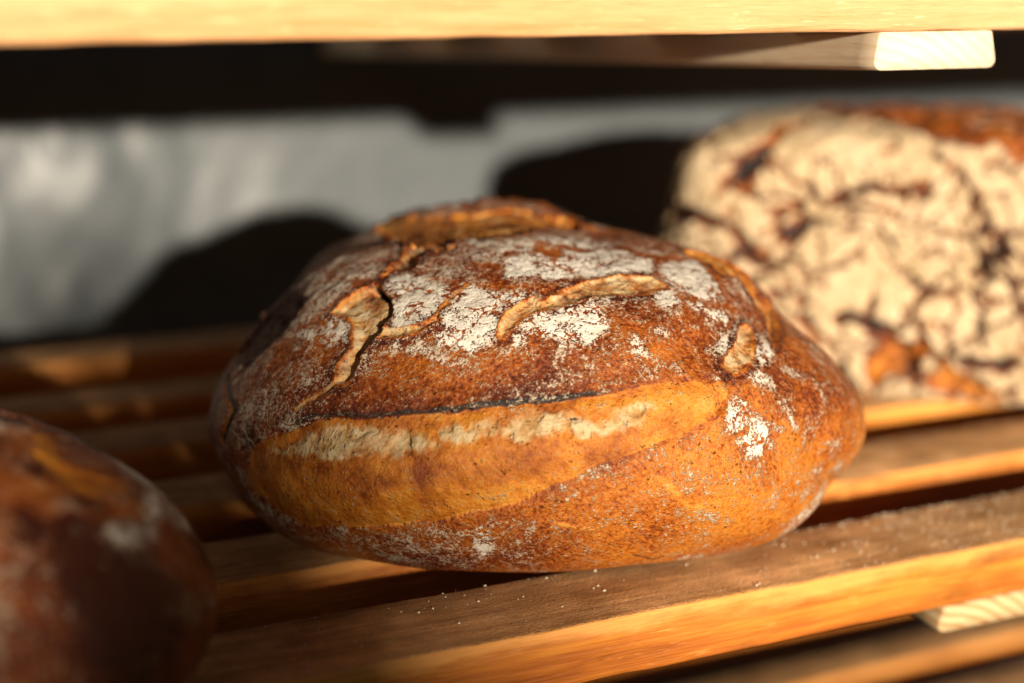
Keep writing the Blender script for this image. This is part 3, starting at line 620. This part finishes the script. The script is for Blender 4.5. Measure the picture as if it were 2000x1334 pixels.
    d, s, t = d_line(us, wsx, LINES['fline']); char_shade = np.maximum(char_shade, .55 * np.exp(-(d / .9) ** 2)); h -= 1.0 * np.exp(-(d / .9) ** 2); flour *= 1 - .8 * np.exp(-(d / 3) ** 2)
    d, s, t = d_line(u + .4 * n1, w, LINES['flap']); h += (1.8 + 4 * n1) * np.exp(-(d / .8) ** 2) * sst(0, .2, t) * sst(1, .7, t); tone += .1 * np.exp(-(d / .6) ** 2)
    for x, y, rr in SPOTS:
        e = np.exp(-(np.hypot(uw - x, ww - y) / rr) ** 2); tone -= .30 * e; h -= .5 * e * (rr < 3)
    lower = sst(1, -12, w + 4 * n1) * (1 - gold)
    d, s, t = d_line(u, w, LINES['notch']); h -= 2.6 * np.exp(-(d / 2.6) ** 2) * sst(1, .6, t)
    tone += gold * .30 * fbm(np.stack([u * .05, w * .22, th * 0], -1), 1.0, 4) + lower * (.02 + .20 * sst(-5, 25, u))
    crumbflour = 1 - .97 * sst(.2, .6, np.maximum(crumb, gold * .94)); flour *= crumbflour
    flour += .10 * (gold > .5) * (crumb < .4)
    # underside stays flat on the slats
    gap = np.min([P @ np.array(q[:3]) + q[3] for q in LOAF_PLANES], axis=0); h *= sst(.003, .026, gap)
    V = (D * (r + h * .001)[:, None]) @ LOAF_M * LOAF_S
    o = mesh_np('bread_loaf', V, Fq, CRUST, attrs=dict(flour=flour, crumb=crumb, gold=gold, char_shade=char_shade, tone=tone))
    o.location = (LOAF_C - (0, 0, .2)) * LOAF_S + (0, 0, .2)
    tag(o, 'golden brown crusty loaf in the middle, its front split open by a long cut', 'bread', 'loaves on the shelf')
main_loaf()

def right_loaf():
    sc = on_tilt(.657, TILT) / .657
    C_ = (np.array([.653, .740, .070]) - (0, 0, .2)) * sc + (0, 0, .2); hd = math.radians(40)
    e1 = np.array([math.cos(hd), -math.sin(hd), 0]); e2 = np.array([math.sin(hd), math.cos(hd), 0]); M = np.stack([e1, e2, [0, 0, 1.0]])
    PL = ((0, 0, 1, .070 * sc), tilt_plane(C_, M, .657 * sc, .2 - .2 * sc))
    def fld(P):
        a = ell(P / sc, (0, 0, .002), (.145, .105, .074), 6.5); b = ell(P / sc, (-.005, -.01, -.02), (.138, .108, .055), 3.2)
        return smin(a, b, .02)
    D, Fq = sphere_dirs(900, 380, -math.pi / 2)
    r = radial(D, fld, planes=PL, fk=.012); P = D * r[:, None]
    A, X, Y = chart_axes(RIGHT_A); u, w, th = chart(D, A, X, Y)
    n1 = fbm(P, 55, 4); n2 = fbm(P + 5, 55, 4); n3 = fbm(P + 2, 200, 3); big = fbm(P, 16, 3)
    us = u + 3.0 * n1 + .7 * n3; ws = w + 3.0 * n2 - .7 * n3; N = len(D)
    h = 2.5 * big + .8 * n1 + .3 * n3; flour = 1.0 + .2 * n2; gold = np.zeros(N); char_shade = np.zeros(N); tone = np.zeros(N) + .02; crumb = np.zeros(N)
    # net of splits between the floured plates: large and small cells, opening and closing along their length
    Q = P + .010 * np.stack([n1, n2, fbm(P + 9, 55, 3)], -1)
    for cs, wd, dp, lim in ((30.0, .075, 3.4, .03), (62.0, .09, 1.8, -.12)):
        e = worley(Q * (1, 1, 1.25), cs); op = sst(lim - .12, lim + .22, fbm(P + cs, 28, 3) + .18)
        c_ = 1 - sst(.15 * wd, wd, e / np.maximum(op, .02)); c_ *= op
        h -= dp * c_; flour -= .95 * sst(.2, .6, c_) * (1.0 if cs < 40 else .62); char_shade = np.maximum(char_shade, (.75 if cs < 40 else .50) * c_); h += .9 * sst(0, .35, e)  # shade down in the splits is painted dark
    for p, wd, kind in RCRACKS:
        d, s, t = d_line(us, ws, p); wv = wd * 2.0 * (.80 + 1.2 * n2) * np.sqrt(np.clip(5 * t + .1, 0, 1) * np.clip(5 * (1 - t) + .1, 0, 1))
        e = np.exp(-(d / np.maximum(wv, .05)) ** 2)
        h -= 4.5 * e; flour *= 1 - .97 * sst(.15, .5, e)
        if kind: gold = np.maximum(gold, .7 * e)
        else: tone -= .12 * e; char_shade = np.maximum(char_shade, .80 * e)  # shade inside these cracks painted into the colour
    for p in RTOP:
        s = sd_poly(us, ws, p) + 3 * n1; i_ = sst(1.5, -1.5, s); flour *= 1 - (.62 + .5 * n2) * i_; gold = np.maximum(gold, .38 * i_); h += i_ * (1.2 + 3 * n1 + 1.5 * n3); char_shade = np.maximum(char_shade, .35 * i_ * sst(.0, .3, n2))
    gap = np.min([P @ np.array(q[:3]) + q[3] for q in PL], axis=0); h *= sst(.004, .014, gap)
    V = (D * (r + h * .001)[:, None]) @ M
    o = mesh_np('bread_loaf', V, Fq, mat_crust('cracked_white_crust', 110.0, 1.0, (.44, .32, .17), (.66, .52, .335), .35), attrs=dict(flour=flour, crumb=crumb, gold=gold, char_shade=char_shade, tone=tone)); o.location = C_
    tag(o, 'tall loaf thickly dusted with cream flour and split by dark cracks, behind the middle loaf', 'bread', 'loaves on the shelf')

def left_loaf():
    C_ = np.array([.043, .505, .042]); hd = math.radians(10)
    e1 = np.array([math.cos(hd), -math.sin(hd), 0]); e2 = np.array([math.sin(hd), math.cos(hd), 0]); M = np.stack([e1, e2, [0, 0, 1.0]]); PL = ((0, 0, 1, .042), tilt_plane(C_, M, .472, 0.0))
    def fld(P):
        return smin(ell(P, (-.01, 0, 0), (.095, .085, .052), 2.2), ell(P, (.03, -.01, -.012), (.068, .070, .034), 2), .02)
    D, Fq = sphere_dirs(500, 240, -math.pi / 2)
    r = radial(D, fld, planes=PL); P = D * r[:, None]; N = len(D)
    A, X, Y = chart_axes(LEFT_A); u, w, th = chart(D, A, X, Y)
    n1 = fbm(P, 60, 3); n2 = fbm(P + 5, 60, 3); big = fbm(P, 20, 3); us = u + 2 * n1; ws = w + 2 * n2
    n3 = fbm(P, 200, 3); h = 2.6 * big + 1.6 * n1 + .7 * n3; flour = .30 + .45 * n1; gold = .35 * sst(-.1, .3, big); char_shade = np.zeros(N); tone = .10 * n2; crumb = np.zeros(N)
    for p, d in LFLOUR: flour = np.maximum(flour, d * sst(4.5, -3.5, sd_poly(us + 2 * n2, ws, p)) * (1 + .5 * n3))
    for x, y, q in LDARK: e = np.exp(-(np.hypot(us - x, ws - y) / q) ** 2); tone -= .5 * e; flour *= 1 - .8 * e; char_shade = np.maximum(char_shade, .4 * e)
    for p in LGOLD: d, s, t = d_line(us, ws, p); e = np.exp(-(d / 3.5) ** 2); gold = np.maximum(gold, e); h -= 1.5 * e; flour *= 1 - e
    gap = np.min([P @ np.array(q[:3]) + q[3] for q in PL], axis=0); h *= sst(.004, .014, gap); V = (D * (r + h * .001)[:, None]) @ M
    o = mesh_np('bread_loaf', V, Fq, CRUST, attrs=dict(flour=flour, crumb=crumb, gold=gold, char_shade=char_shade, tone=tone)); o.location = C_
    tag(o, 'dark brown loaf with greyish flour at the left front of the shelf, shaded and blurred', 'bread', 'loaves on the shelf')
right_loaf(); left_loaf()

# ------------------------------------------------------------------ flour grains lying on the slats
def grains():
    rng = np.random.default_rng(5); V = []; Fq = []
    octa = np.array([(1, 0, 0), (-1, 0, 0), (0, 1, 0), (0, -1, 0), (0, 0, 1), (0, 0, -1.0)])
    tri = np.array([(0, 2, 4), (2, 1, 4), (1, 3, 4), (3, 0, 4), (2, 0, 5), (1, 2, 5), (3, 1, 5), (0, 3, 5)])
    for k in range(3400):
        a = rng.random()
        if a < .55: x = .43 + .36 * rng.random() ** 1.2
        elif a < .78: x = rng.normal(.43, .04)
        else: x = rng.uniform(.12, .95)
        y0, y1 = FRONTS[0] if rng.random() < .8 else FRONTS[1]
        y0, y1 = on_tilt(y0, TILT), on_tilt(y1, TILT)
        y = y0 + (y1 - y0) * (1 - rng.random() ** 1.6 * .96) - .001
        s = 10 ** (-3.92 + .80 * rng.random() ** 2.2)
        R_ = octa * s * rng.uniform(.5, 1.3, (6, 3)) * (1, 1, .6)
        V.append(R_ + (x, y, (y - .472) * TILT + s * .25)); Fq.append(tri + 6 * k)
    o = mesh_np('flour_grains', np.concatenate(V), np.concatenate(Fq), mat_simple('flour_crumb', (.62, .52, .36), (.75, .68, .55), 300), smooth=False)
    tag(o, 'pale flour grains and crumbs scattered over the front slats', 'flour', kind='stuff')
grains()
